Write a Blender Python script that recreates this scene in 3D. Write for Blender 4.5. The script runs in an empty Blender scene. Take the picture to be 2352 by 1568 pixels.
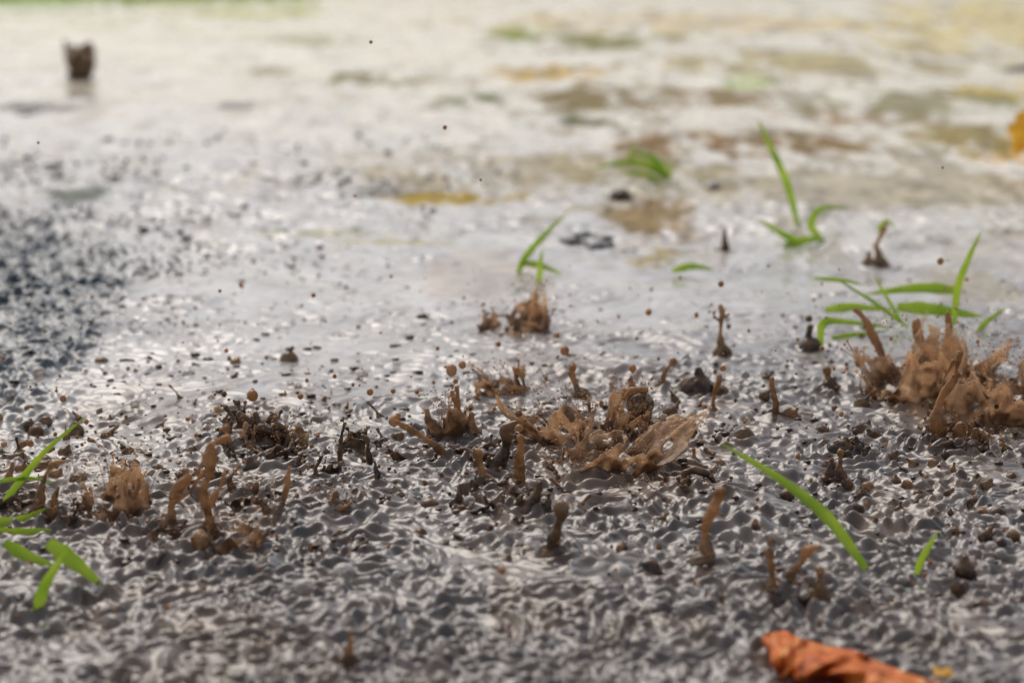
import bpy, bmesh, math, random
import numpy as np
from mathutils import Vector
random.seed(7); np.random.seed(7)
S=bpy.context.scene
S.view_settings.view_transform='Standard'; S.view_settings.look='None'; S.view_settings.exposure=0
# 1 unit = 10 cm
F=4573.0; CX=1176.0; CY=784.0; H=3.0
PT=math.atan(1034/4573.0); cp,sp=math.cos(PT),math.sin(PT)
def ray(px,py):
    a=(px-CX)/F; b=(CY-py)/F
    return Vector((a, cp+b*sp, -sp+b*cp))
def G(px,py,z=0.0):
    r=ray(px,py); t=(z-H)/r.z
    return Vector((r.x*t,r.y*t,z))
def P(px,py,base,dy=0.0):
    Y=G(px,base).y+dy
    r=ray(px,py); t=Y/r.y
    return Vector((r.x*t,Y,H+r.z*t))
def upx(base):
    g=G(CX,base); d=g.y*cp+H*sp
    return d/F
# ------------------------------------------------ camera
cam=bpy.data.cameras.new('camera'); co=bpy.data.objects.new('camera',cam); S.collection.objects.link(co)
co.location=(0,0,H); co.rotation_euler=(math.pi/2-PT,0,0)
cam.lens=70; cam.sensor_width=36; cam.clip_start=0.05; cam.clip_end=6000
cam.dof.use_dof=True; cam.dof.focus_distance=G(CX,1050).y*1.02; cam.dof.aperture_fstop=0.72
S.camera=co
# ------------------------------------------------ light
w=bpy.data.worlds.new("World"); S.world=w; w.use_nodes=True
nt=w.node_tree; bg=nt.nodes['Background']
sky=nt.nodes.new('ShaderNodeTexSky'); sky.sky_type='NISHITA'; sky.sun_disc=False
SE,SR=math.radians(52),math.radians(-25)
sky.sun_elevation=SE; sky.sun_rotation=SR; sky.air_density=1.0; sky.dust_density=3.5
hs=nt.nodes.new('ShaderNodeHueSaturation'); hs.inputs['Saturation'].default_value=0.6
ml=nt.nodes.new('ShaderNodeMix'); ml.data_type='RGBA'; ml.blend_type='MULTIPLY'; ml.inputs[0].default_value=1
ml.inputs[7].default_value=(1.0,.985,.965,1)
nt.links.new(sky.outputs[0],hs.inputs['Color']); nt.links.new(hs.outputs[0],ml.inputs[6]); nt.links.new(ml.outputs[2],bg.inputs['Color'])
bg.inputs['Strength'].default_value=0.15
sl=bpy.data.lights.new('sun','SUN'); sl.energy=1.5; sl.angle=math.radians(45); sl.color=(1,.95,.88)
so=bpy.data.objects.new('sun',sl); S.collection.objects.link(so)
d=Vector((math.sin(SR)*math.cos(SE),math.cos(SR)*math.cos(SE),math.sin(SE)))
so.rotation_euler=d.to_track_quat('Z','Y').to_euler()
# ------------------------------------------------ helpers
def newmat(name):
    m=bpy.data.materials.new(name); m.use_nodes=True
    return m,m.node_tree,m.node_tree.nodes['Principled BSDF']
def N(nt,t,**k):
    n=nt.nodes.new(t)
    for a,b in k.items():
        if a in n.inputs: n.inputs[a].default_value=b
        else: setattr(n,a,b)
    return n
def ramp(nt,stops):
    r=nt.nodes.new('ShaderNodeValToRGB'); e=r.color_ramp.elements
    e[0].position,e[0].color=stops[0][0],(*stops[0][1],1)
    e[1].position,e[1].color=stops[-1][0],(*stops[-1][1],1)
    for p,c in stops[1:-1]:
        x=e.new(p); x.color=(*c,1)
    return r
_T=np.random.RandomState(3).rand(256,256).astype(np.float32)
_A=(_T*2*np.pi); _GX=np.cos(_A); _GY=np.sin(_A)
def noise(x,y,s=0):
    x=x+s*17.31; y=y+s*9.17
    xi=np.floor(x); yi=np.floor(y); fx=(x-xi); fy=(y-yi)
    xi=xi.astype(np.int64)&255; yi=yi.astype(np.int64)&255; x1=(xi+1)&255; y1=(yi+1)&255
    u=fx*fx*fx*(fx*(fx*6-15)+10); v=fy*fy*fy*(fy*(fy*6-15)+10)
    def g(a,b,dx,dy): return _GX[a,b]*dx+_GY[a,b]*dy
    n0=g(xi,yi,fx,fy)*(1-u)+g(x1,yi,fx-1,fy)*u
    n1=g(xi,y1,fx,fy-1)*(1-u)+g(x1,y1,fx-1,fy-1)*u
    return (n0*(1-v)+n1*v)*1.5
def sst(a,b,x):
    t=np.clip((x-a)/(b-a),0,1); return t*t*(3-2*t)
# ------------------------------------------------ water sheet
v=np.linspace(1/6.4,1/62,1350)
drows=np.concatenate([np.linspace(1.5,6.3,40),1/v,np.geomspace(63,3500,60)])
side=0.32*np.geomspace(1.01,12,50)
u=np.concatenate([-side[::-1],np.linspace(-.32,.32,1000),side])
nr,nc=len(drows),len(u)
Y=np.repeat(drows[:,None],nc,1); X=Y*u[None,:]
dr=np.gradient(drows)[:,None]*np.ones((1,nc)); dc=np.gradient(u)[None,:]*Y
sp_=np.maximum(dr,dc*1.0)
dep=Y*cp+H*sp; PX=CX+F*X/dep; PY=CY-F*((Y*sp-H*cp))/dep
def att(l): return np.clip((l/(2.2*sp_))-0.3,0,1)
Z=np.zeros_like(X)
ag=0.42+0.58*sst(720,980,PY+0.10*(PX-1176))
calm=np.exp(-(((PX-480)/560)**2+((PY-720)/170)**2))
ag*=1-0.45*calm
ag*=0.85+1.1*noise(X*0.8,Y*0.5,2)
ag=np.clip(ag,.15,1.4)
nearc=1-0.5*sst(1180,1480,PY)                 # fewer impacts close to the lens: finer chop dies out
ag2=np.clip(.5+2.6*noise(X*1.5,Y*1.0,8),.0,1.7)*nearc
ag3=np.clip(.4+2.8*noise(X*2.3,Y*1.5,18),.0,1.9)*nearc
wx=noise(X*1.8,Y*1.8,11)*0.3+noise(X*6,Y*6,13)*.06; wy=noise(X*1.8,Y*1.8,12)*0.3+noise(X*6,Y*6,14)*.06
for l,a,s,rd in ((2.6,.014,9,0),(1.3,.030,1,.4),(.66,.048,2,.4),(.38,.038,3,.4),(.20,.040,4,.3),(.115,.038,5,.15),(.06,.026,6,0)):
    n=noise((X+wx)/(l*1.5),(Y+wy)/(l*1.0),s)
    n2=1-np.abs(noise((X-wy)/(l*1.7),(Y+wx)/l,s+20))*2.0
    Z+=(ag if l<1 else .8)*(ag3 if l<.15 else ag2 if l<.3 else (.6+.4*nearc))*att(l)*a*l*(n*1.0+rd*n2)
a0=G(60,330); a1=G(900,640); fd=(a1-a0).normalized()
al=X*fd.x+Y*fd.y; ac=-X*fd.y+Y*fd.x
fl=np.exp(-(((PX-520)/600)**2+((PY-520)/230)**2))
Z+=fl*(0.012*noise(al/1.8,ac/.16,31)*att(.16)+0.026*noise(al/3,ac/.42,32)+.010*noise(al/1.2,ac/.09,33)*att(.09))
def local(x0,y0,R):
    i0,i1=np.searchsorted(drows,[y0-R,y0+R]); i0=max(i0,0)
    if i1-i0<2: return None
    ya=drows[i0]; yb=drows[min(i1,nr-1)]
    c=[(x0-R)/ya,(x0-R)/yb,(x0+R)/ya,(x0+R)/yb]
    j0,j1=np.searchsorted(u,[min(c),max(c)])
    if j1-j0<2: return None
    s=(slice(i0,i1),slice(j0,j1))
    return s,np.hypot(X[s]-x0,Y[s]-y0)
def ringwave(x0,y0,r0,A,wl):
    q=local(x0,y0,r0+2.5*wl)
    if q is None: return
    s,r=q
    Z[s]+=A*np.cos((r-r0)/wl*2*np.pi)*np.exp(-((r-r0)/(wl*1.1))**2)
DM=np.zeros_like(X)
def mound(x0,y0,R,A,dark=0.0):
    q=local(x0,y0,R*2.6)
    if q is None: return
    s,r=q; g=np.exp(-(r/R)**2)
    Z[s]+=A*g
    if dark: DM[s]=np.maximum(DM[s],dark*g)
def dome(x0,y0,R,k=.8):
    q=local(x0,y0,R*1.5)
    if q is None: return
    s,r=q
    z=np.sqrt(np.clip(1-(r/R)**2,0,1))*R*k
    Z[s]=np.maximum(Z[s],z)
rs=random.Random(5)
for i in range(2100):
    t=rs.random()
    py=rs.uniform(560,1700) if t<.7 else rs.uniform(90,560); px=rs.uniform(-200,2550)
    if rs.random()<.7*math.exp(-(((px-480)/560)**2+((py-700)/190)**2)): continue
    g=G(px,py); r0=rs.choice([.03,.05,.08,.12,.2,.3])*rs.uniform(.7,1.3); wl=rs.uniform(.06,.16); A=rs.uniform(.003,.010)*(1 if py>850 else .7)
    if py<560: r0*=2.2; wl*=2.2; A*=1.5
    ringwave(g.x,g.y,r0,A,wl)
for i in range(900):
    py=rs.uniform(820,1650); px=rs.uniform(-200,2550)
    g=G(px,py); dome(g.x,g.y,rs.uniform(.012,.038),rs.uniform(.6,1))
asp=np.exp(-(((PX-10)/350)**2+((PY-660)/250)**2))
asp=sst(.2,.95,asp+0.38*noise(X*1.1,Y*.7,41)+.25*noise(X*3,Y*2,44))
cell=np.maximum(0,noise(X/.13,Y/.13,42)-.1)*.085+np.maximum(0,noise(X/.075,Y/.075,43)-.05)*.055
Z+=asp*cell*np.clip(att(.13)+.35,0,1)
# ------------------------------------------------ tints
base=np.zeros((nr,nc,3),np.float32)
near=np.array([.125,.104,.090]); mid_sheen=np.array([.40,.375,.35]); far=np.array([.60,.52,.38])  # middle water colour raised: whitish sky sheen painted into the albedo
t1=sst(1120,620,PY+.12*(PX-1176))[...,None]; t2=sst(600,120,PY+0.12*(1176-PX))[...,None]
base[:]=near*(1-t1)+mid_sheen*t1; base=base*(1-t2)+far*t2
mudm=np.zeros((nr,nc),np.float32)
bn=noise(X*1.0,Y*.30,51); bn2=noise(X*3,Y*.9,52); bn3=noise(X*8,Y*3,53)
B=(.22,.14,.06)
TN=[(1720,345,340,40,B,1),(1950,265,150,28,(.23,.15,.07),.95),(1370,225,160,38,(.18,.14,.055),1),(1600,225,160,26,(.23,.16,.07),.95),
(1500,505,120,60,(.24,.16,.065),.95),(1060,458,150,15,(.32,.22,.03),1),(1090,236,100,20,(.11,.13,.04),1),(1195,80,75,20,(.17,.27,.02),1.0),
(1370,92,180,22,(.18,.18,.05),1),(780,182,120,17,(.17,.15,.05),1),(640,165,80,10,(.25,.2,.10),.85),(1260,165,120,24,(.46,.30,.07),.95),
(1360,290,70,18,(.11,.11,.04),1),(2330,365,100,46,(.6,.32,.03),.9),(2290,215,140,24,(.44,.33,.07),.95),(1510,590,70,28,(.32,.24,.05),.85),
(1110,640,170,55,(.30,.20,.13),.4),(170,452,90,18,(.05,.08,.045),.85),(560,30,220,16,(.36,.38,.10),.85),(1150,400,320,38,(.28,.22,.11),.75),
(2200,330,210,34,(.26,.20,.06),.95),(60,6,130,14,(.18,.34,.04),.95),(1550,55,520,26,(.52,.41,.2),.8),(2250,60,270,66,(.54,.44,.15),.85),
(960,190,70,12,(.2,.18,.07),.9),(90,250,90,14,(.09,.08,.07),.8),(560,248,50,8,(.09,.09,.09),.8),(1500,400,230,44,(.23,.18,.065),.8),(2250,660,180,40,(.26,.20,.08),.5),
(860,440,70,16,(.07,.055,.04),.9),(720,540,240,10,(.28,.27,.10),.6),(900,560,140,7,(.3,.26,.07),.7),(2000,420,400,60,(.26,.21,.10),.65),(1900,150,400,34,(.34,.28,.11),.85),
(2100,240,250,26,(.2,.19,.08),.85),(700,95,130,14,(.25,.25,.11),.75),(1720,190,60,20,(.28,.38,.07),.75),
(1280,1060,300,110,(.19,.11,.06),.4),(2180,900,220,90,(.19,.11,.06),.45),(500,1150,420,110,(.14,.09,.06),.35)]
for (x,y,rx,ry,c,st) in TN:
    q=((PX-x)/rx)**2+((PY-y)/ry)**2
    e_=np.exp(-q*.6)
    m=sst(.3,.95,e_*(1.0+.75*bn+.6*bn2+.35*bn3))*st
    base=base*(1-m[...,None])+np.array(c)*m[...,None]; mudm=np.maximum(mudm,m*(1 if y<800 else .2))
stk=sst(.10,.45,noise(X*1.3,Y*.45,71)*.7+noise(X*4.5,Y*1.6,72)*.6)*sst(760,420,PY)*(.38+.4*sst(600,1500,PX))
base=base*(1-stk[...,None])+np.array([.22,.175,.09])*stk[...,None]; mudm=np.maximum(mudm,stk*.85)
gr=sst(.42,.62,noise(X/.10,Y/.12,81)*.8+noise(X*.9,Y*.6,82)*.35)*np.exp(-(((PX-420)/620)**2+((PY-560)/240)**2))*att(.13)
base=base*(1-gr[...,None]*.85)+np.array([.04,.04,.04])*gr[...,None]*.85; mudm=np.maximum(mudm,gr*.8); Z+=gr*.02
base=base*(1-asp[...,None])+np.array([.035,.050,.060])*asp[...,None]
base*= (1+0.3*noise(X*2.2,Y*1.4,61)+.2*noise(X*8,Y*6,62))[...,None]
# brown silt stirred up in patches through the near water
silt=sst(.05,.5,noise(X*1.2,Y*.8,91)+.5*noise(X*4,Y*3,92))*sst(700,950,PY)*.55
base=base*(1-silt[...,None])+np.array([.17,.115,.075])*silt[...,None]
# ------------------------------------------------ mesh builders
def ico(sub):
    bm=bmesh.new(); bmesh.ops.create_icosphere(bm,subdivisions=sub,radius=1)
    v=np.array([x.co[:] for x in bm.verts]); f=[[q.index for q in p.verts] for p in bm.faces]; bm.free(); return v,np.array(f)
I1=ico(1); I2=ico(2); I3=ico(3)
class MB:
    def __init__(s): s.v=[]; s.f=[]; s.n=0
    def sph(s,c,r,sc=(1,1,1),I=I2):
        s.v.append(I[0]*np.array(sc)*r+np.array(c)); s.f+= (I[1]+s.n).tolist(); s.n+=len(I[0])
    def raw(s,v,f):
        s.v.append(np.array(v)); s.f+=[[i+s.n for i in q] for q in f]; s.n+=len(v)
    def chain(s,pts,sp=.4):
        for (a,ra),(b,rb) in zip(pts[:-1],pts[1:]):
            a=Vector(a);b=Vector(b); L=(b-a).length; n=max(1,int(L/(sp*max(min(ra,rb),.004))))
            for i in range(n):
                t=i/n; s.sph(a.lerp(b,t),ra+(rb-ra)*t,I=I1 if max(ra,rb)<.015 else I2)
        s.sph(pts[-1][0],pts[-1][1])
    def tube(s,pts,n=5):
        vs=[];fs=[]
        for i,(p,r) in enumerate(pts):
            for j in range(n):
                a=6.283*j/n; vs.append((p[0]+math.cos(a)*r,p[1]+math.sin(a)*r,p[2]))
        for i in range(len(pts)-1):
            for j in range(n): fs.append((i*n+j,i*n+(j+1)%n,(i+1)*n+(j+1)%n,(i+1)*n+j))
        s.raw(vs,fs)
    def obj(s,name,mat,smooth=True,parent=None,remesh=None,disp=0,it=3):
        me=bpy.data.meshes.new(name); me.from_pydata(np.concatenate(s.v).tolist(),[],s.f)
        me.materials.append(mat)
        if smooth: me.polygons.foreach_set('use_smooth',[True]*len(me.polygons))
        o=bpy.data.objects.new(name,me); S.collection.objects.link(o)
        if parent: o.parent=parent
        if remesh:
            m=o.modifiers.new('fuse','REMESH'); m.mode='VOXEL'; m.voxel_size=remesh; m.use_smooth_shade=True
            if disp:
                m=o.modifiers.new('d','DISPLACE'); m.texture=TEX; m.texture_coords='GLOBAL'; m.strength=disp; m.mid_level=.5
            m=o.modifiers.new('sm','SMOOTH'); m.factor=.6; m.iterations=it
        return o
TEX=bpy.data.textures.new('lumps','CLOUDS'); TEX.noise_scale=.05; TEX.noise_depth=2
def empty(name,loc=(0,0,0)):
    e=bpy.data.objects.new(name,None); e.empty_display_size=.1; S.collection.objects.link(e); return e
# ------------------------------------------------ materials
def mud_mat(name,c1,c2,trans,clear=0.0,vary=False):
    m,nt,b=newmat(name)
    tc=N(nt,'ShaderNodeTexCoord'); n=N(nt,'ShaderNodeTexNoise',Scale=12.0,Detail=4.0)
    nt.links.new(tc.outputs['Object'],n.inputs['Vector'])
    sx=N(nt,'ShaderNodeSeparateXYZ'); nt.links.new(tc.outputs['Object'],sx.inputs[0])
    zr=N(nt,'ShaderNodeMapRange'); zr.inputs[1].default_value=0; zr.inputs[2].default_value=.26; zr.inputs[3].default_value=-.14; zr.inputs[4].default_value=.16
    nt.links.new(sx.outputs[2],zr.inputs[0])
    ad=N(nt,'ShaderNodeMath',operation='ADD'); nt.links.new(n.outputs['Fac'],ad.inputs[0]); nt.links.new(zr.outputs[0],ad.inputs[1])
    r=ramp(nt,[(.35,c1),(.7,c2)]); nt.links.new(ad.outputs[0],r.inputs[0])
    nt.links.new(r.outputs[0],b.inputs['Base Color'])
    b.inputs['Roughness'].default_value=.04; b.inputs['IOR'].default_value=1.5
    tr=N(nt,'ShaderNodeBsdfTranslucent'); nt.links.new(r.outputs[0],tr.inputs['Color'])
    mx=N(nt,'ShaderNodeMixShader'); mx.inputs[0].default_value=trans
    nt.links.new(b.outputs[0],mx.inputs[1]); nt.links.new(tr.outputs[0],mx.inputs[2])
    out=mx
    if clear:
        tp=N(nt,'ShaderNodeBsdfTransparent'); tp.inputs['Color'].default_value=(.97,.86,.72,1)
        m2=N(nt,'ShaderNodeMixShader'); m2.inputs[0].default_value=clear
        if vary:
            mr=N(nt,'ShaderNodeMapRange'); mr.inputs[1].default_value=.4; mr.inputs[2].default_value=.65; mr.inputs[3].default_value=0.05; mr.inputs[4].default_value=clear*2
            nt.links.new(ad.outputs[0],mr.inputs[0]); nt.links.new(mr.outputs[0],m2.inputs[0])
        nt.links.new(mx.outputs[0],m2.inputs[1]); nt.links.new(tp.outputs[0],m2.inputs[2]); out=m2
    nt.links.new(out.outputs[0],nt.nodes['Material Output'].inputs['Surface'])
    return m
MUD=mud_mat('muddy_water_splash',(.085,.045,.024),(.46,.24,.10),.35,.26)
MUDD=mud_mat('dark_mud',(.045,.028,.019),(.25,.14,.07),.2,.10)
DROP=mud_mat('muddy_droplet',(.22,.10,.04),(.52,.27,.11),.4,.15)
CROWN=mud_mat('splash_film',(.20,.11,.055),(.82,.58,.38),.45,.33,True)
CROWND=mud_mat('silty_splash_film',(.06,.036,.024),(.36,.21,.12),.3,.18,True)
# ------------------------------------------------ splashes
rj=random.Random(21)
WATER_MOUNDS=[]
def jit(pts,base,j=.22,dys=.0,sc=1.0,bead=True):
    k=upx(base); ref=[]
    for a,b in zip(pts[:-1],pts[1:]):
        L=math.hypot(a[0]-b[0],a[1]-b[1]); n=max(1,int(L/9))
        for i in range(n):
            t=i/n; ref.append([a[q]+(b[q]-a[q])*t for q in range(3)])
    ref.append(list(pts[-1]))
    f=rj.uniform(.5,.9); ph=rj.uniform(0,6); sway=rj.uniform(0,6); out=[]
    for i,(x,y,r) in enumerate(ref):
        hgt=max(0,base-y)
        rr=r*sc*(1+(.26*math.sin(i*f+ph) if bead else 0))+ (r*1.3*math.exp(-hgt/9.0) if pts[0][1]>base-18 else 0)
        xx=x+math.sin(i*.45+sway)*r*.4*min(1,i/3)+rj.uniform(-j,j)*r*.4
        out.append((P(xx,y,base,dys*i*k*.7),rr*k*rj.uniform(1-j*.4,1+j*.4)))
    return out
def splash(name,chains,base,foot=0,drops=(),mat=None,disp=.009):
    mb=MB(); k=upx(base)
    for c in chains:
        mb.chain(jit(c,base,dys=rj.uniform(-3,3),sc=.76))
        x,y,r=c[0]
        if y>base-25:
            b=P(x,y,base); rr=r*k
            WATER_MOUNDS.append((b.x,b.y,rr*2.2,rr*.35,.9))
            for q in range(5):
                a=rj.uniform(0,6.28); mb.sph((b.x+math.cos(a)*rr*1.7,b.y+math.sin(a)*rr*1.7,.004),rr*rj.uniform(.3,.55),(1.3,1.3,.6))
        x,y,r=c[-1]
        if rj.random()<.5: mb.sph(P(x+rj.uniform(-4,4),y-r*1.6,base),r*k*.7)
        for q in range(3):
            x2=c[-1][0]+rj.uniform(-24,24); y2=y+rj.uniform(-34,24); mb.sph(P(x2,y2,base),rj.uniform(1.5,4)*k)
    if foot:
        g=G(chains[0][0][0],base)
        for q in range(12):
            a=rj.uniform(0,6.28); r=foot*k*rj.uniform(.4,1)
            mb.sph((g.x+math.cos(a)*r,g.y+math.sin(a)*r,rj.uniform(-.008,.010)),rj.uniform(.010,.026),(1.4,1.2,.6))
        WATER_MOUNDS.append((g.x,g.y,foot*k,.015,.8))
        WATER_MOUNDS.append((g.x,g.y-foot*k*.8,foot*k*.7,-.012,.8))
    for (x,y,r) in drops: mb.sph(P(x,y,base),r*k,(1,1,rj.uniform(.95,1.2)))
    return mb.obj(name,mat or MUD,remesh=.0055,disp=disp)
SPL=[
([[(1276,1288,24),(1277,1250,20),(1277,1205,17),(1284,1175,20),(1285,1166,20)]],1290,45,[],MUDD),
([[(1615,1305,22),(1618,1265,18),(1628,1200,15),(1640,1150,18),(1646,1130,26)]],1305,55,[],MUD),
([[(1660,815,14),(1658,770,8),(1655,715,9)],[(1656,740,6),(1640,728,7)],[(1656,735,6),(1672,722,5)]],818,20,[(1655,705,7),(1490,717,8),(1656,652,7)],MUD),
([[(1600,898,22),(1600,865,19),(1598,850,15)]],900,25,[],MUDD),
([[(1638,955,10),(1643,905,7),(1650,865,8)]],955,12,[(1660,845,8)],MUD),
([[(1776,965,13),(1782,920,8),(1775,870,11)],[(1790,955,12),(1815,940,8),(1830,950,7)],[(1800,962,12),(1828,968,8)]],968,40,[],MUD),
([[(1905,885,13),(1900,865,10),(1895,850,14)]],888,22,[],MUD),
([[(1860,800,14),(1858,775,12),(1860,752,13)]],800,10,[(1890,805,6)],MUDD),
([[(1335,915,13),(1325,880,9),(1315,855,9)]],915,18,[(1315,843,10)],MUD),
([[(1450,920,24),(1450,885,12),(1452,865,7)]],925,30,[(1453,846,9),(1425,870,4)],DROP),
([[(1515,890,9),(1528,855,6),(1543,835,6)]],890,10,[(1546,830,10)],MUD),
([[(806,1525,17),(806,1485,13),(805,1450,12)]],1528,20,[(800,1416,7)],MUD),
([[(1765,1375,20),(1772,1320,13),(1770,1260,9)],[(1800,1370,16),(1820,1310,14),(1855,1262,13),(1885,1255,8)],[(1872,1385,20),(1880,1340,18)],[(1745,1380,16),(1752,1340,10)],[(1830,1375,10),(1838,1340,7)]],1382,75,[(1770,1240,7)],MUD),
([[(1195,1125,18),(1200,1070,15),(1190,1005,14)]],1130,30,[(1190,985,7)],MUD),
([[(1108,1130,19),(1106,1080,16),(1103,1040,14)]],1132,30,[],MUD),
([[(1140,1090,20),(1155,1040,18),(1162,985,18),(1190,970,13)],[(1120,1090,10),(1125,1050,6)]],1095,40,[],MUDD),
([[(1060,1060,18),(1010,1035,12),(960,995,9),(912,968,9)],[(1010,1040,7),(990,1000,5)]],1070,30,[(906,966,14)],MUD),
([[(1050,1000,20),(1052,950,12),(1046,890,9)],[(1085,1000,14),(1080,950,12)],[(1065,990,12),(1040,900,6)],[(1030,1000,10),(1020,960,6)]],1005,45,[(1062,838,9),(1037,850,13),(1100,905,7)],MUD),
([[(1215,1185,17),(1235,1110,13)],[(1150,1170,12),(1160,1140,9)],[(1180,1180,14),(1200,1140,10)],[(1250,1185,12),(1262,1150,9)],[(1120,1165,10),(1112,1140,7)]],1185,40,[],MUDD),
([[(470,1250,22),(480,1180,16),(470,1120,12),(480,1060,17),(490,1020,15),(525,1005,10)],[(470,1045,10),(455,1090,7)],[(480,1160,12),(505,1120,8),(512,1090,7)]],1255,50,[(520,985,10),(500,940,9),(455,1010,6)],MUD),
([[(380,1215,20),(395,1165,15),(412,1120,17),(432,1095,10)],[(400,1150,10),(440,1130,8),(470,1080,7)],[(365,1215,10),(372,1180,7)]],1222,40,[],MUD),
([[(360,1300,14),(375,1270,9)],[(290,1310,12),(300,1280,8)]],1305,30,[(310,1350,12)],MUDD),
([[(640,1195,15),(655,1120,9),(668,1075,9)],[(630,1190,12),(600,1150,8)],[(745,1190,12),(768,1132,9)],[(610,1190,12),(612,1165,8)],[(700,1195,10),(710,1172,7)]],1198,50,[(645,1195,10)],MUD),
([[(20,1130,18),(18,1090,12),(25,1065,10)]],1135,30,[(10,1020,8)],MUD),
([[(70,1195,20),(95,1130,13),(118,1065,9),(145,1060,6)],[(130,1200,17),(128,1150,10),(135,1120,7)],[(160,1200,13),(168,1170,8)]],1200,60,[(68,1015,8)],MUD),
([[(520,1010,10),(535,960,8),(515,935,8)],[(560,1020,15),(575,970,11),(550,950,9)],[(605,1030,16),(600,985,14),(640,1000,10)],[(610,1030,12),(590,950,8)],[(650,1035,12),(660,1005,8)],[(500,1030,9),(505,1000,9)]],1035,60,[(580,908,13),(545,925,8),(515,905,7)],MUDD),
([[(580,1080,18),(575,1055,15)],[(780,1060,8),(790,975,7)],[(850,1060,9),(845,1010,9),(830,1000,6)],[(680,1080,12),(690,1045,9)],[(640,1085,12),(650,1060,8)]],1085,50,[],MUDD),
([[(540,1150,14),(530,1100,9),(550,1070,7)],[(585,1150,12),(590,1110,8)],[(560,1155,10),(575,1125,6)]],1155,40,[(560,1060,6)],MUD),
([[(730,1110,12),(722,1075,8),(735,1050,7)],[(700,1115,9),(690,1090,6)]],1115,30,[],MUDD),
([[(310,1140,12),(318,1100,8)],[(215,1210,12),(205,1170,9),(190,1140,7)]],1215,30,[],MUD),
([[(860,1125,12),(870,1090,8),(862,1060,6)],[(900,1130,9),(905,1105,6)]],1130,30,[(855,1112,11)],MUDD),
([[(1570,1110,12),(1575,1085,12),(1600,1078,12),(1630,1090,11),(1640,1110,10)],[(1575,1110,10),(1600,1120,10),(1635,1115,10)],[(1680,1160,12),(1690,1140,8)]],1135,30,[],MUDD),
([[(1705,1015,16),(1705,1002,18)]],1015,20,[],MUDD),
([[(2145,1020,24),(2150,960,20),(2180,880,10),(2208,812,10)],[(2200,1020,22),(2210,980,14)],[(2240,1015,14),(2245,990,10)],[(2190,830,8),(2170,870,6)]],1025,80,[],MUD),
([[(2140,850,20),(2120,790,14),(2105,740,13)],[(2030,850,14),(2020,790,12),(1990,740,12),(1962,712,10)],[(2180,850,12),(2175,720,9)]],860,60,[],MUD),
([[(2020,610,12),(2010,565,9),(2035,525,8)],[(1990,610,9),(2000,580,6)]],612,25,[],MUD),
([[(1665,575,9),(1665,545,7),(1668,530,7)]],578,15,[],MUDD),
([[(2215,1310,14),(2222,1280,13)]],1312,15,[],MUDD),
([[(1735,1220,8),(1735,1195,10)]],1225,10,[(1737,1165,6)],MUD),
([[(1930,1040,18),(1940,1010,14)],[(1975,1040,14),(1970,1010,12)]],1042,40,[],MUDD),
([[(1900,1095,9),(1910,1070,9)],[(1930,1095,11),(1928,1055,9)]],1098,20,[(1930,1040,10)],MUD),
]
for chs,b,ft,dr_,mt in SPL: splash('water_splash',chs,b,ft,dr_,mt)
def ridge(pts,A=.8,dark=.9):
    for a,b in zip(pts[:-1],pts[1:]):
        L=math.hypot(a[0]-b[0],a[1]-b[1]); n=max(1,int(L/9))
        for i in range(n):
            t=i/n; x,y,r=[a[q]+(b[q]-a[q])*t for q in range(3)]
            y+=rj.uniform(-3,3); k=upx(y); g=G(x,y); r*=rj.uniform(.7,1.2)
            WATER_MOUNDS.append((g.x,g.y,r*k*.95,r*k*A*.42*rj.uniform(.6,1.2),dark))
RID=[[(1040,1095,14),(1090,1130,20),(1170,1170,22),(1250,1195,16)],[(910,1055,14),(990,1060,16),(1060,1080,18)],[(1040,1060,14),(1120,1045,12),(1190,1060,12)],[(340,1310,18),(410,1280,24),(465,1250,22),(600,1250,16)],
[(550,1060,18),(620,1085,20),(700,1078,16),(810,1060,12)],[(1560,1120,14),(1600,1150,20),(1680,1160,22),(1765,1145,12)],[(1470,985,16),(1540,980,18),(1620,990,18),(1690,1012,12)],[(690,1262,12),(780,1255,18),(870,1235,14)],
[(2110,1110,14),(2200,1105,20),(2280,1112,14)],[(1900,1050,14),(1945,1020,18),(1990,1045,14)],[(500,960,10),(560,975,16),(640,1010,16)],[(180,1220,18),(280,1235,22),(360,1215,18)],[(1470,1335,10),(1560,1350,18),(1700,1345,14)],[(1110,1365,12),(1250,1370,16),(1370,1360,14)],
[(2040,1000,14),(2130,1040,22),(2260,1035,20)],[(1300,1110,16),(1400,1110,18),(1500,1060,14)],[(840,1390,14),(920,1400,16)],[(1980,1200,14),(2080,1210,16),(2160,1200,12)],[(0,1220,18),(90,1225,20),(180,1215,16)],[(2300,1330,12),(2380,1320,14)],[(1230,1400,10),(1330,1420,14)],[(150,1180,16),(100,1175,14)]]
for r_ in RID: ridge(r_)
for i in range(150):
    x=rj.uniform(-100,2450); y=rj.uniform(900,1600); L=rj.uniform(40,190); r=rj.uniform(7,17)
    ridge([(x,y,r*.5),(x+L*.3,y+rj.uniform(-12,12),r),(x+L*.7,y+rj.uniform(-14,14),r*.9),(x+L,y+rj.uniform(-14,14),r*.5)],.6,.75)
mb=MB()
for x,y,r in [(1490,1310,25),(985,1172,24),(2290,1187,20),(1050,1185,15),(1425,465,26),(1150,1315,12),(1745,1005,8),(340,950,7),(370,965,8),(2155,1370,10),(1010,800,7),(1640,430,10),(735,575,10),(970,738,16),(2070,1150,10),(2250,1400,22),(1700,1385,9),(1950,555,10),(2200,530,8)]:
    k=upx(y); g=G(x,y)
    mb.sph((g.x,g.y,r*k*.4),r*k,(1.05,1.05,.9)); mb.sph((g.x,g.y,0),r*k*1.4,(1,1,.3)); WATER_MOUNDS.append((g.x,g.y,r*k*1.6,r*k*.3,.7))
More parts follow.
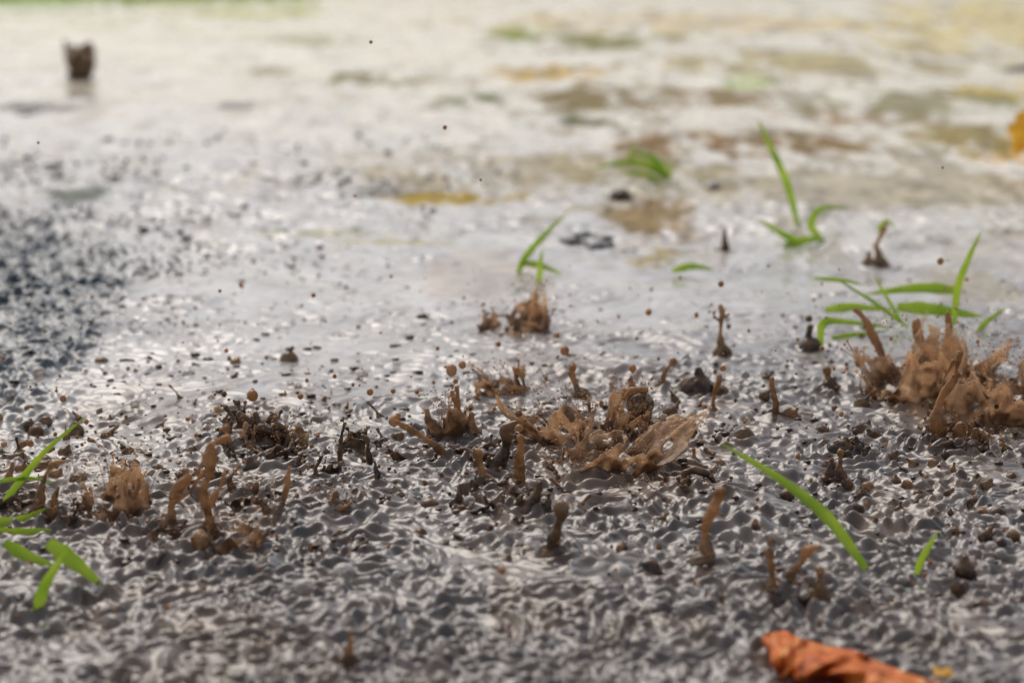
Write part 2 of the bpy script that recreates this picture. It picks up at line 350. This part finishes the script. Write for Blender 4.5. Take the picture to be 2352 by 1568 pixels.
mb.obj('mud_blobs',MUDD,remesh=.007,disp=.004)
def crown(px,py,rx_px,h_px,seed,tiltx=0.0,spikes=16,flare=.3,dens=1.0,dark=False):
    """splash crown: a torn film of muddy water with a beaded rim, fused into one liquid body"""
    rr=random.Random(seed); e=empty('splash_crown'); k=upx(py); g=G(px,py); R=rx_px*k; Hh=h_px*k
    nA=int(max(60,min(270,2*math.pi*R*1.15/.0062))); nH=int(max(8,min(46,Hh/.006))); ph=[rr.uniform(0,6.28) for _ in range(10)]
    def hh(a):
        s=.50+.26*math.sin(a+ph[0])+.20*math.sin(3*a+ph[1])+.11*math.sin(7*a+ph[2])+.06*math.sin(13*a+ph[3])+.03*math.sin(23*a+ph[4])
        return max(.05,s)
    def rad(a,t): return R*(.82+flare*t*t+.12*math.sin(3*a+ph[5])+.07*math.sin(7*a+ph[2]+2.5*t)+.025*math.sin(15*a+ph[6]-3*t))
    mb=MB(); tips=[]
    hol=[(rr.uniform(0,6.28),rr.uniform(.35,1.0),rr.uniform(.05,.18),rr.uniform(.08,.28)) for _ in range(13)]
    for i in range(nA):
        a=2*math.pi*i/nA; ha=hh(a); nj=max(2,int(nH*ha*1.1))
        for j in range(nj+1):
            t=j/nj
            if any((min(abs(a-a_),6.28-abs(a-a_))/w_)**2+((t-b_)/v_)**2<1 for a_,b_,w_,v_ in hol): continue
            r=rad(a,t); p=(g.x+math.cos(a)*r+tiltx*t*Hh*ha*1.3,g.y+math.sin(a)*r,-.012+(Hh*ha*1.05+.012)*t**.85)
            th=.0062+.001*math.sin(5*a+9*t+ph[8])+.003*(t>.93)+.006*math.exp(-t*nj/3)
            mb.sph(p,th,I=I1)
        tips.append((a,Vector(p)))
    for i in range(int(nA*.4)):
        a=rr.uniform(0,6.28); r=rad(a,0)*rr.uniform(.9,1.2); mb.sph((g.x+math.cos(a)*r,g.y+math.sin(a)*r,0),rr.uniform(.010,.022),(1.4,1.4,.6))
    for s in range(spikes):
        a,p=rr.choice(tips)
        L=Hh*rr.uniform(.12,.45)*(1.5 if rr.random()<.2 else 1); o=Vector((math.cos(a)*.5+tiltx+rr.uniform(-.3,.3),math.sin(a)*.4,1)).normalized()
        bend=Vector((rr.uniform(-.25,.25),0,-.1))*L
        m=p+o*L*.5+bend*.2; q=p+o*L+bend
        mb.chain([(p,.016),(p.lerp(m,.4),.010),(m,.007),(q,.0065)]); mb.sph(q,rr.uniform(.009,.015))
        if rr.random()<.6: mb.sph(q+o*rr.uniform(.02,.07),rr.uniform(.006,.011))
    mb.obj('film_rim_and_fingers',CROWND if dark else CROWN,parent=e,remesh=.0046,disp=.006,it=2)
    mb=MB()
    if not dark:
      for s in range(int(8*dens)):
        a=rr.uniform(0,6.28); r=R*rr.uniform(.3,1.05); x=g.x+math.cos(a)*r; y=g.y+math.sin(a)*r; L=Hh*rr.uniform(.5,1.2)
        z0=Hh*rr.uniform(.0,.35); ox=math.cos(a)*.3+tiltx+rr.uniform(-.1,.1)
        mb.tube([((x+ox*L*t*(1+.2*t),y+math.sin(a)*.3*L*t,z0+L*t*(1-.15*t)),.0024*(1-.6*t)) for t in (0,.25,.5,.75,1)])
    for s in range(int(280*dens)):
        a=rr.uniform(0,6.28); t=rr.random()**.7; r=R*rr.uniform(.2,1.6)
        mb.sph((g.x+math.cos(a)*r+tiltx*t*Hh,g.y+math.sin(a)*r,Hh*t*1.4),rr.choice([.002,.0025,.003,.004,.006]),I=I1)
    mb.obj('spray',DROP,parent=e)
    WATER_MOUNDS.append((g.x,g.y,R*1.25,.015,.8))
crown(1180,765,84,62,1,spikes=10,flare=.05)
crown(1240,768,28,95,2,spikes=4,flare=-.2)
crown(262,1180,90,120,3,spikes=8,flare=-.12,dens=1.8)
crown(1400,1078,110,112,4,tiltx=.45,spikes=9,dens=1.6)
crown(1290,1010,88,95,5,tiltx=-.4,spikes=10,dens=1.8)
crown(1430,1000,50,100,6,tiltx=.3,spikes=5)
crown(1165,905,58,58,7,tiltx=-.5,spikes=8)
crown(2090,905,105,150,8,tiltx=-.15,spikes=9)
crown(2270,960,98,120,9,tiltx=.2,spikes=10,dens=1.6)
crown(2190,870,85,110,10,tiltx=.3,spikes=8)
crown(2350,935,80,115,13,spikes=6)
crown(525,1264,80,66,11,tiltx=.1,spikes=5,flare=.1)
crown(1025,1005,42,80,12,spikes=3)
crown(1330,1092,60,48,14,tiltx=-.3,spikes=4)
crown(640,1040,62,58,15,tiltx=-.3,spikes=6)
crown(740,1185,50,44,16,tiltx=.3,spikes=4)
for a in [(600,1055,80,62,21,.2,6),(690,1180,75,42,22,.1,5),(1120,1165,85,48,23,0,6),(1625,1145,62,42,24,.1,4),(130,1205,70,50,25,0,5),(830,1035,45,42,26,.3,3),(1810,1380,60,40,27,0,3),(2190,1025,75,50,28,0,5),(560,985,60,50,29,.4,4),(1480,1010,60,36,30,.4,3),(400,1260,60,38,31,0,3),(1950,1045,40,32,32,0,3),(1110,1060,70,45,33,0,4),(470,1110,55,38,34,-.2,3),(740,1090,50,35,35,.3,3),(560,1160,60,36,36,0,3),(60,1170,60,45,37,.2,3),(960,1060,55,30,38,-.3,3),(780,1255,60,22,39,.3,2),(1550,1000,50,26,40,.3,2),(840,1160,50,24,41,.2,2)]:
    crown(a[0],a[1],a[2],a[3],a[4],tiltx=a[5],spikes=a[6],flare=.1,dens=.3,dark=True)
def film_mat(name,col,lo,hi,bl):
    m,nt,b=newmat(name); b.inputs['Base Color'].default_value=(*col,1); b.inputs['Roughness'].default_value=.05
    tp=N(nt,'ShaderNodeBsdfTransparent'); tp.inputs['Color'].default_value=(.92,.86,.8,1); mx=N(nt,'ShaderNodeMixShader')
    lw=N(nt,'ShaderNodeLayerWeight',Blend=bl); mr=N(nt,'ShaderNodeMapRange'); mr.inputs[3].default_value=lo; mr.inputs[4].default_value=hi
    nt.links.new(lw.outputs['Facing'],mr.inputs[0]); nt.links.new(mr.outputs[0],mx.inputs[0])
    nt.links.new(tp.outputs[0],mx.inputs[1]); nt.links.new(b.outputs[0],mx.inputs[2]); nt.links.new(mx.outputs[0],nt.nodes['Material Output'].inputs['Surface']); return m
e=empty('water_bubble'); mb=MB(); mb.sph(P(1470,928,985),33*upx(985),(1,1,.95),I3); mb.obj('film',film_mat('bubble_film',(.05,.03,.015),.5,1.0,.35),parent=e)
mb=MB(); mb.chain(jit([(1435,915,8),(1450,897,9),(1480,895,7)],985)); mb.chain(jit([(1490,945,9),(1498,990,12)],985)); mb.obj('collar',MUD,parent=e,remesh=.006)
mb=MB()
for i in range(460):
    y=rj.gauss(1030,120); x=rj.uniform(-60,2450)
    if y<820 or y>1500: continue
    if rj.random()<.5: x=rj.choice([rj.gauss(600,180),rj.gauss(450,160),rj.gauss(1150,130),rj.gauss(1330,130),rj.gauss(2180,120),rj.gauss(150,100),rj.gauss(700,150)]); y=rj.gauss(1090,90)
    k=upx(y); h=rj.uniform(5,20)*(2 if rj.random()<.18 else 1); a=rj.uniform(-1,1); r=rj.uniform(2.5,6)
    mb.chain(jit([(x,y,r*1.5),(x+a*h*.5,y-h*.6,r*.7),(x+a*h,y-h,r*.9)],y,dys=rj.uniform(-3,3)))
    g=G(x,y); WATER_MOUNDS.append((g.x,g.y,r*k*3,r*k*.5,.6))
mb.obj('small_splashes',MUD,remesh=.006,disp=.006)
mb=MB()
DR=[(1022,293,5,900),(852,97,4,900),(1104,413,3,950),(720,678,5,900),(505,668,4,900),(1297,805,11,900),(1187,850,8,950),(1145,790,6,900),(1005,800,5,900),(520,805,5,900),(145,915,8,1000),(580,908,13,1050),(70,1018,8,1100),(903,898,6,1000),(850,900,8,1000),(1490,717,7,850),(1656,652,7,850),(1888,800,6,900),(2165,385,3,900),(88,328,3,900),(1315,845,9,950),(730,1000,5,1080),(690,910,7,1020),(1280,770,7,850),(2160,600,8,800),(1153,1310,9,1400),(815,450,4,800),(2300,1020,6,1100),(595,1470,7,1530),(385,1395,8,1480),(470,1350,6,1420)]
for x,y,r,b_ in DR: mb.sph(P(x,y,b_),r*upx(b_),(1,1,1.1))
for i in range(1000):
    b_=rj.uniform(700,1500); x=rj.uniform(-60,2420)
    if rj.random()<.5: x=rj.choice([rj.gauss(600,220),rj.gauss(1200,200),rj.gauss(1900,250),rj.gauss(2200,120),rj.gauss(150,120)])
    up=abs(rj.gauss(0,60)); r=rj.choice([1.2,1.6,2,2.4,3,4,5])*rj.uniform(.8,1.2)
    if b_<800: r*=.8
    mb.sph(P(x,b_-up,b_),r*upx(b_),(1,1,rj.uniform(.9,1.4)),I=I1 if r<3 else I2)
mb.obj('water_droplets',DROP)
# ------------------------------------------------ finish the water mesh
for (x,y,R,A,dk) in WATER_MOUNDS:
    mound(x,y,R,A,dk)
    if A>.012: ringwave(x,y,R*1.7,min(.010,A*.4),.09)
DM=np.clip(DM,0,1)*.85
base=base*(1-DM[...,None])+np.array([.075,.046,.030])*DM[...,None]  # muddy brown around splashes, with the darkness of steep slopes painted in
base=np.clip(base,.01,1)
def zat(x,y):
    i=min(max(int(np.searchsorted(drows,y)),0),nr-1); j=min(max(int(np.searchsorted(u,x/y)),0),nc-1); return float(Z[i,j])
# bubbles riding on the real surface
mb=MB(); rb=random.Random(9)
BB=[(790,1330,28),(1425,1332,32),(870,1385,26),(1290,1000,14),(560,1400,14),(1575,1415,22),(640,1420,20),(130,1440,18),(2320,1290,14),(870,1340,16),(1990,1330,10),(700,1370,24),(1080,1250,14),(2140,1180,14),(490,1150,14),(1390,1240,12),(310,940,12),(480,960,10),(1640,432,18),(2310,1440,16)]
for _ in range(420):
    y=rb.uniform(840,1560); BB.append((rb.uniform(-100,2450),y,rb.choice([4,5,6,8,10,14])*rb.uniform(.8,1.15)))
for x,y,r in BB:
    k=upx(y); g=G(x,y); rr_=r*k
    mb.sph((g.x,g.y,zat(g.x,g.y)+.1*rr_),rr_,(1,1,.85),I3 if r>9 else I2)
mb.obj('floating_bubbles',film_mat('bubble_skin',(.50,.47,.45),.3,.95,.5))
# mud specks fallen back on the surface
mb=MB()
for i in range(1500):
    y=rb.gauss(1020,170); x=rb.uniform(-80,2450)
    if y<640 or y>1560: continue
    k=upx(y); g=G(x,y); r=rb.choice([1.5,2,2.5,3,4,6])*k*rb.uniform(.8,1.3)
    mb.sph((g.x,g.y,zat(g.x,g.y)+r*.2),r,(rb.uniform(1,1.9),1.2,.7),I2 if r>.008 else I1)
mb.obj('mud_specks',MUDD)
me=bpy.data.meshes.new('muddy_water')
vs=np.stack([X,Y,Z],-1).reshape(-1,3).astype(np.float32)
me.vertices.add(len(vs)); me.vertices.foreach_set('co',vs.ravel())
idx=(np.arange(nr-1)[:,None]*nc+np.arange(nc-1)[None,:]).ravel()
q=np.stack([idx,idx+1,idx+nc+1,idx+nc],-1).astype(np.int32)
me.loops.add(q.size); me.loops.foreach_set('vertex_index',q.ravel())
me.polygons.add(len(q)); me.polygons.foreach_set('loop_start',np.arange(0,q.size,4,dtype=np.int32))
me.polygons.foreach_set('use_smooth',np.ones(len(q),bool))
me.update(calc_edges=True)
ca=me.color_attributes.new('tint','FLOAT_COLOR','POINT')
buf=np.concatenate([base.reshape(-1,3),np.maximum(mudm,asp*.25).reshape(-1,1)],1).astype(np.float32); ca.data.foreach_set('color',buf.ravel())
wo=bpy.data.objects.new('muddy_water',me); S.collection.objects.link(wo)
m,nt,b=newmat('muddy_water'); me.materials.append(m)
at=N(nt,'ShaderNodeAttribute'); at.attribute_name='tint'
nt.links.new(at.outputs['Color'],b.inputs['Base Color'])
b.inputs['IOR'].default_value=1.46
mr=N(nt,'ShaderNodeMapRange'); mr.inputs[3].default_value=.11; mr.inputs[4].default_value=.6
nt.links.new(at.outputs['Alpha'],mr.inputs[0]); nt.links.new(mr.outputs[0],b.inputs['Roughness'])
mr=N(nt,'ShaderNodeMapRange'); mr.inputs[3].default_value=.5; mr.inputs[4].default_value=.04
nt.links.new(at.outputs['Alpha'],mr.inputs[0]); nt.links.new(mr.outputs[0],b.inputs['Specular IOR Level'])
tc=N(nt,'ShaderNodeTexCoord')
n1=N(nt,'ShaderNodeTexNoise',Scale=7.0,Detail=4.0,Roughness=.45); nt.links.new(tc.outputs['Object'],n1.inputs['Vector'])
bp=N(nt,'ShaderNodeBump',Strength=.25,Distance=.03); nt.links.new(n1.outputs['Fac'],bp.inputs['Height']); nt.links.new(bp.outputs[0],b.inputs['Normal'])
bm=bmesh.new(); bmesh.ops.create_grid(bm,x_segments=8,y_segments=8,size=4000); gm=bpy.data.meshes.new('ground'); bm.to_mesh(gm); bm.free()
go=bpy.data.objects.new('ground',gm); go.location.z=-.3; S.collection.objects.link(go)
m,nt,b=newmat('wet_mud_ground'); gm.materials.append(m); b.inputs['Roughness'].default_value=.3
n1=N(nt,'ShaderNodeTexNoise',Scale=.8,Detail=6.0); tc=N(nt,'ShaderNodeTexCoord'); nt.links.new(tc.outputs['Object'],n1.inputs['Vector'])
r=ramp(nt,[(.3,(.10,.075,.05)),(.7,(.22,.18,.13))]); nt.links.new(n1.outputs['Fac'],r.inputs[0]); nt.links.new(r.outputs[0],b.inputs['Base Color'])
# ------------------------------------------------ gravel
m,nt,b=newmat('wet_gravel'); n1=N(nt,'ShaderNodeTexNoise',Scale=8.0,Detail=3.0); tc=N(nt,'ShaderNodeTexCoord'); nt.links.new(tc.outputs['Object'],n1.inputs['Vector'])
r=ramp(nt,[(.35,(.03,.035,.04)),(.7,(.12,.10,.09))]); nt.links.new(n1.outputs['Fac'],r.inputs[0]); nt.links.new(r.outputs[0],b.inputs['Base Color']); b.inputs['Roughness'].default_value=.3
mb=MB(); rg=random.Random(4)
for i in range(2900):
    t=rg.random()
    if t<.6: x=abs(rg.gauss(0,220))-30; y=rg.gauss(670,130)
    elif t<.85: x=rg.gauss(420,260); y=rg.gauss(600,140)
    else: x=rg.uniform(0,1200); y=rg.gauss(430,60)
    if y<300 or y>900: continue
    g=G(x,y); r_=rg.uniform(1.8,4.6)*upx(y)*(1.9 if rg.random()<.08 else 1)
    vv=I2[0]*(1+.25*np.random.randn(len(I2[0]),1)*.7)*np.array([1.3,1.2,rg.uniform(.6,1)])*r_+np.array([g.x,g.y,r_*.4])
    mb.raw(vv,I2[1].tolist())
for x,y,rx in [(610,418,30),(690,425,35),(860,445,50),(1340,556,60),(480,365,25),(740,575,12),(570,248,25),(75,258,45),(2340,155,40),(1440,580,20),(120,380,20)]:
    for q in range(14):
        g=G(x+rg.uniform(-rx,rx),y+rg.uniform(-rx,rx)*.2); r_=rg.uniform(4,rx*.3)*upx(y)
        vv=I2[0]*(1+.2*np.random.randn(len(I2[0]),1)*.7)*np.array([1.4,1.4,.5])*r_+np.array([g.x,g.y,r_*.2]); mb.raw(vv,I2[1].tolist())
mb.obj('gravel',m,smooth=True)
mb=MB(); k=upx(180)
for q in range(60):
    yy=104+rg.uniform(0,76); mb.sph(P(186+rg.uniform(-27,26)*(1 if yy<150 else .75),yy,180,rg.uniform(-.15,.15)),rg.uniform(9,15)*k,(1,1,rg.uniform(.7,1.1)))
mb.sph(P(150,97,180),6*k); mb.sph(P(152,112,180),8*k); mb.sph(P(158,128,180),11*k)
mb.obj('stone',MUDD,remesh=.022,disp=.035,it=1)
# ------------------------------------------------ grass
def grass_mat(name,c1,c2):
    m,nt,b=newmat(name); tc=N(nt,'ShaderNodeTexCoord'); n=N(nt,'ShaderNodeTexNoise',Scale=5.0,Detail=4.0); nt.links.new(tc.outputs['Object'],n.inputs['Vector'])
    r=ramp(nt,[(.3,c1),(.7,c2)]); nt.links.new(n.outputs['Fac'],r.inputs[0]); nt.links.new(r.outputs[0],b.inputs['Base Color']); b.inputs['Roughness'].default_value=.35
    tl=N(nt,'ShaderNodeBsdfTranslucent'); nt.links.new(r.outputs[0],tl.inputs['Color']); mx=N(nt,'ShaderNodeMixShader'); mx.inputs[0].default_value=.5
    nt.links.new(b.outputs[0],mx.inputs[1]); nt.links.new(tl.outputs[0],mx.inputs[2]); nt.links.new(mx.outputs[0],nt.nodes['Material Output'].inputs['Surface']); return m
GR=grass_mat('green_grass',(.16,.30,.015),(.42,.56,.05))
def catmull(p,n=10):
    p=[p[0]]+p+[p[-1]]; out=[]
    for i in range(1,len(p)-2):
        for j in range(n):
            t=j/n; a,b,c,d_=p[i-1],p[i],p[i+1],p[i+2]
            out.append(.5*((2*b)+(c-a)*t+(2*a-5*b+4*c-d_)*t*t+(3*b-a-3*c+d_)*t**3))
    out.append(p[-2]); return out
def blade(mb,pts,base,wpx,dy=0.0):
    k=upx(base); wpx*=1.25
    W=[P(x,y,base,dy*k*i*10) for i,(x,y) in enumerate(pts)]
    c=catmull(W); L=len(c); vs=[];fs=[]
    for i,p in enumerate(c):
        t=i/(L-1); tg=(c[min(i+1,L-1)]-c[max(i-1,0)]).normalized()
        view=(Vector((0.25,-1,.35))).normalized(); s=tg.cross(view).normalized(); nn=s.cross(tg).normalized()
        wd=wpx*k*.5*min(1,(.5+1.6*t))*max(0.03,(1-t**2.4))*(1+.06*math.sin(i*1.3))
        vs+=[p-s*wd+nn*wd*.4,p,p+s*wd+nn*wd*.4]
    for i in range(L-1):
        q=i*3; fs+=[(q,q+1,q+4,q+3),(q+1,q+2,q+5,q+4)]
    mb.raw(vs,fs)
TUFTS=[
 ('grass_tuft',[([(1832,520),(1805,420),(1765,330),(1738,270)],530,17,1),([(1845,562),(1800,540),(1738,500)],565,17,-1),([(1895,560),(1862,520),(1885,480),(1950,482)],565,17,0),([(1800,565),(1850,552),(1900,548)],568,18,0)]),
 ('grass_tuft',[([(1535,415),(1500,365),(1445,350)],420,16,0),([(1530,408),(1470,375),(1360,385)],420,17,0),([(1520,420),(1470,398),(1420,402)],422,12,0),([(1450,375),(1448,355),(1465,330)],420,8,0),([(1530,415),(1538,390),(1520,372)],420,9,0)]),
 ('grass_tuft',[([(1190,625),(1215,580),(1260,530),(1302,488)],630,13,0),([(1200,605),(1240,610),(1292,630)],632,14,0),([(1238,655),(1240,610),(1246,572)],655,12,0),([(1188,630),(1205,590),(1225,560)],632,13,0)]),
 ('grass_tuft',[([(2190,745),(2198,660),(2225,590),(2257,525)],750,17,0),([(2205,668),(2110,662),(1985,676)],700,22,0),([(1885,795),(1888,745),(1930,738),(2065,755)],798,17,0),([(2085,752),(2000,690),(1918,640)],760,9,0),([(2070,740),(2040,690),(2005,630)],760,9,0),([(2240,765),(2270,735),(2315,705)],768,12,0),([(2060,705),(2150,712),(2262,728)],740,26,0),([(1895,712),(1960,705),(2050,712)],730,18,0),([(1870,640),(1940,645),(1985,655)],700,9,0),([(1910,775),(1970,768),(2040,760)],780,10,0)]),
 ('grass_blade',[([(1988,1306),(1900,1190),(1790,1100),(1650,1015)],1310,25,4)]),
 ('grass_blade',[([(2105,1318),(2112,1290),(2135,1250),(2155,1218)],1320,17,0)]),
 ('grass_tuft',[([(-5,1172),(50,1100),(110,1030),(200,955)],1180,15,0),([(-60,1232),(40,1230),(120,1216)],1240,36,0),([(110,1245),(170,1290),(240,1348)],1345,34,0),([(85,1405),(105,1340),(160,1255)],1405,24,0),([(-50,1200),(40,1195),(110,1165)],1215,20,0),([(-40,1110),(60,1098),(130,1108)],1180,9,0),([(10,1245),(60,1275),(130,1300)],1310,26,0)]),
 ('grass_blade',[([(1545,622),(1590,612),(1640,620)],626,15,0)]),
 ('grass_blade',[([(2015,530),(2035,510),(2055,522)],560,12,0)]),
]
for nm,bl in TUFTS:
    mb=MB()
    for pts,b_,wd,dy in bl: blade(mb,pts,b_,wd,dy*.3)
    mb.obj(nm,GR)
mb=MB()
for i in range(3500):
    x=rg.uniform(-34,-8)+rg.gauss(0,1.5); y=rg.uniform(56.5,70); h=rg.uniform(.25,.9); a=rg.uniform(-.5,.5); s=.05
    mb.raw([(x-s,y,-.02),(x+s,y,-.02),(x+a*.5*h+s*.7,y+.05,h*.6),(x+a*.5*h-s*.7,y+.05,h*.6),(x+a*h,y+.15,h)],[(0,1,2,3),(3,2,4)])
mb.obj('grass_bank',GR,smooth=False)
# ------------------------------------------------ leaves
m,nt,b=newmat('orange_leaf'); tc=N(nt,'ShaderNodeTexCoord'); n=N(nt,'ShaderNodeTexNoise',Scale=9.0,Detail=6.0,Roughness=.7); nt.links.new(tc.outputs['Object'],n.inputs['Vector'])
r=ramp(nt,[(.34,(.28,.05,.015)),(.47,(.85,.20,.02)),(.68,(.95,.45,.10))]); nt.links.new(n.outputs['Fac'],r.inputs[0]); nt.links.new(r.outputs[0],b.inputs['Base Color']); b.inputs['Roughness'].default_value=.18
bp=N(nt,'ShaderNodeBump',Strength=.8,Distance=.03); nt.links.new(n.outputs['Fac'],bp.inputs['Height']); nt.links.new(bp.outputs[0],b.inputs['Normal'])
tl=N(nt,'ShaderNodeBsdfTranslucent'); nt.links.new(r.outputs[0],tl.inputs['Color']); mx=N(nt,'ShaderNodeMixShader'); mx.inputs[0].default_value=.35
nt.links.new(b.outputs[0],mx.inputs[1]); nt.links.new(tl.outputs[0],mx.inputs[2]); nt.links.new(mx.outputs[0],nt.nodes['Material Output'].inputs['Surface']); LEAF=m
UP=[(1750,1466),(1765,1452),(1805,1446),(1830,1462),(1860,1470),(1910,1484),(1965,1492),(2020,1518),(2070,1538),(2120,1556),(2180,1572),(2240,1600)]
LO=[(1752,1478),(1766,1500),(1772,1530),(1790,1556),(1812,1548),(1840,1566),(1880,1545),(1925,1552),(1960,1585),(2040,1610),(2120,1640),(2240,1640)]
def interp(A,t):
    f=t*(len(A)-1); i=min(int(f),len(A)-2); f-=i; return (A[i][0]+(A[i+1][0]-A[i][0])*f,A[i][1]+(A[i+1][1]-A[i][1])*f)
vs=[];fs=[];nu,nv=70,20
for i in range(nu+1):
    t=i/nu; ua=interp(UP,t); la=interp(LO,t)
    for j in range(nv+1):
        s=j/nv; x=ua[0]+(la[0]-ua[0])*s; y=ua[1]+(la[1]-ua[1])*s
        z=.05+.06*math.sin(math.pi*min(1,(1-s)*1.1))+.018*math.sin(27*t+4*s)+.012*math.sin(47*t+6*s)+.008*math.sin(70*t-9*s)
        vs.append(G(x,y,max(z,.03)))
for i in range(nu):
    for j in range(nv):
        q=i*(nv+1)+j; fs.append((q,q+1,q+nv+2,q+nv+1))
mb=MB(); mb.raw(vs,fs); o=mb.obj('orange_fallen_leaf',LEAF); sm=o.modifiers.new('s','SOLIDIFY'); sm.thickness=.006
m2,nt,b=newmat('yellow_leaf'); n=N(nt,'ShaderNodeTexNoise',Scale=5.0); r=ramp(nt,[(.3,(.75,.34,.02)),(.7,(.9,.55,.06))]); nt.links.new(n.outputs['Fac'],r.inputs[0]); nt.links.new(r.outputs[0],b.inputs['Base Color']); b.inputs['Roughness'].default_value=.35
tl=N(nt,'ShaderNodeBsdfTranslucent'); nt.links.new(r.outputs[0],tl.inputs['Color']); mx=N(nt,'ShaderNodeMixShader'); mx.inputs[0].default_value=.5
nt.links.new(b.outputs[0],mx.inputs[1]); nt.links.new(tl.outputs[0],mx.inputs[2]); nt.links.new(mx.outputs[0],nt.nodes['Material Output'].inputs['Surface'])
def leaf(px,py,rpx,mat,name,z=.03,rot=0,stand=0):
    R=rpx*upx(py); g=G(px,py); n=40; vs=[Vector((0,0,.12*R))]
    for i in range(n):
        a=i/n*6.283; r_=R*(.62+.25*abs(math.cos(2.5*a))+.13*math.cos(a)+.05*math.sin(13*a)); vs.append(Vector((math.cos(a+rot)*r_,math.sin(a+rot)*r_*1.3,.12*R*math.sin(3*a)+.08*R)))
    cs,sn=math.cos(stand),math.sin(stand)
    vs=[(g.x+p.x,g.y+p.y*cs-p.z*sn,z+p.y*sn+p.z*cs) for p in vs]
    mb=MB(); mb.raw(vs,[(0,i+1,(i+1)%n+1) for i in range(n)]); mb.obj(name,mat,smooth=False)
leaf(2345,400,52,m2,'yellow_fallen_leaf',.42,.3,1.1)
leaf(2165,1545,32,m2,'yellow_fallen_leaf',.0,2)
print('done')
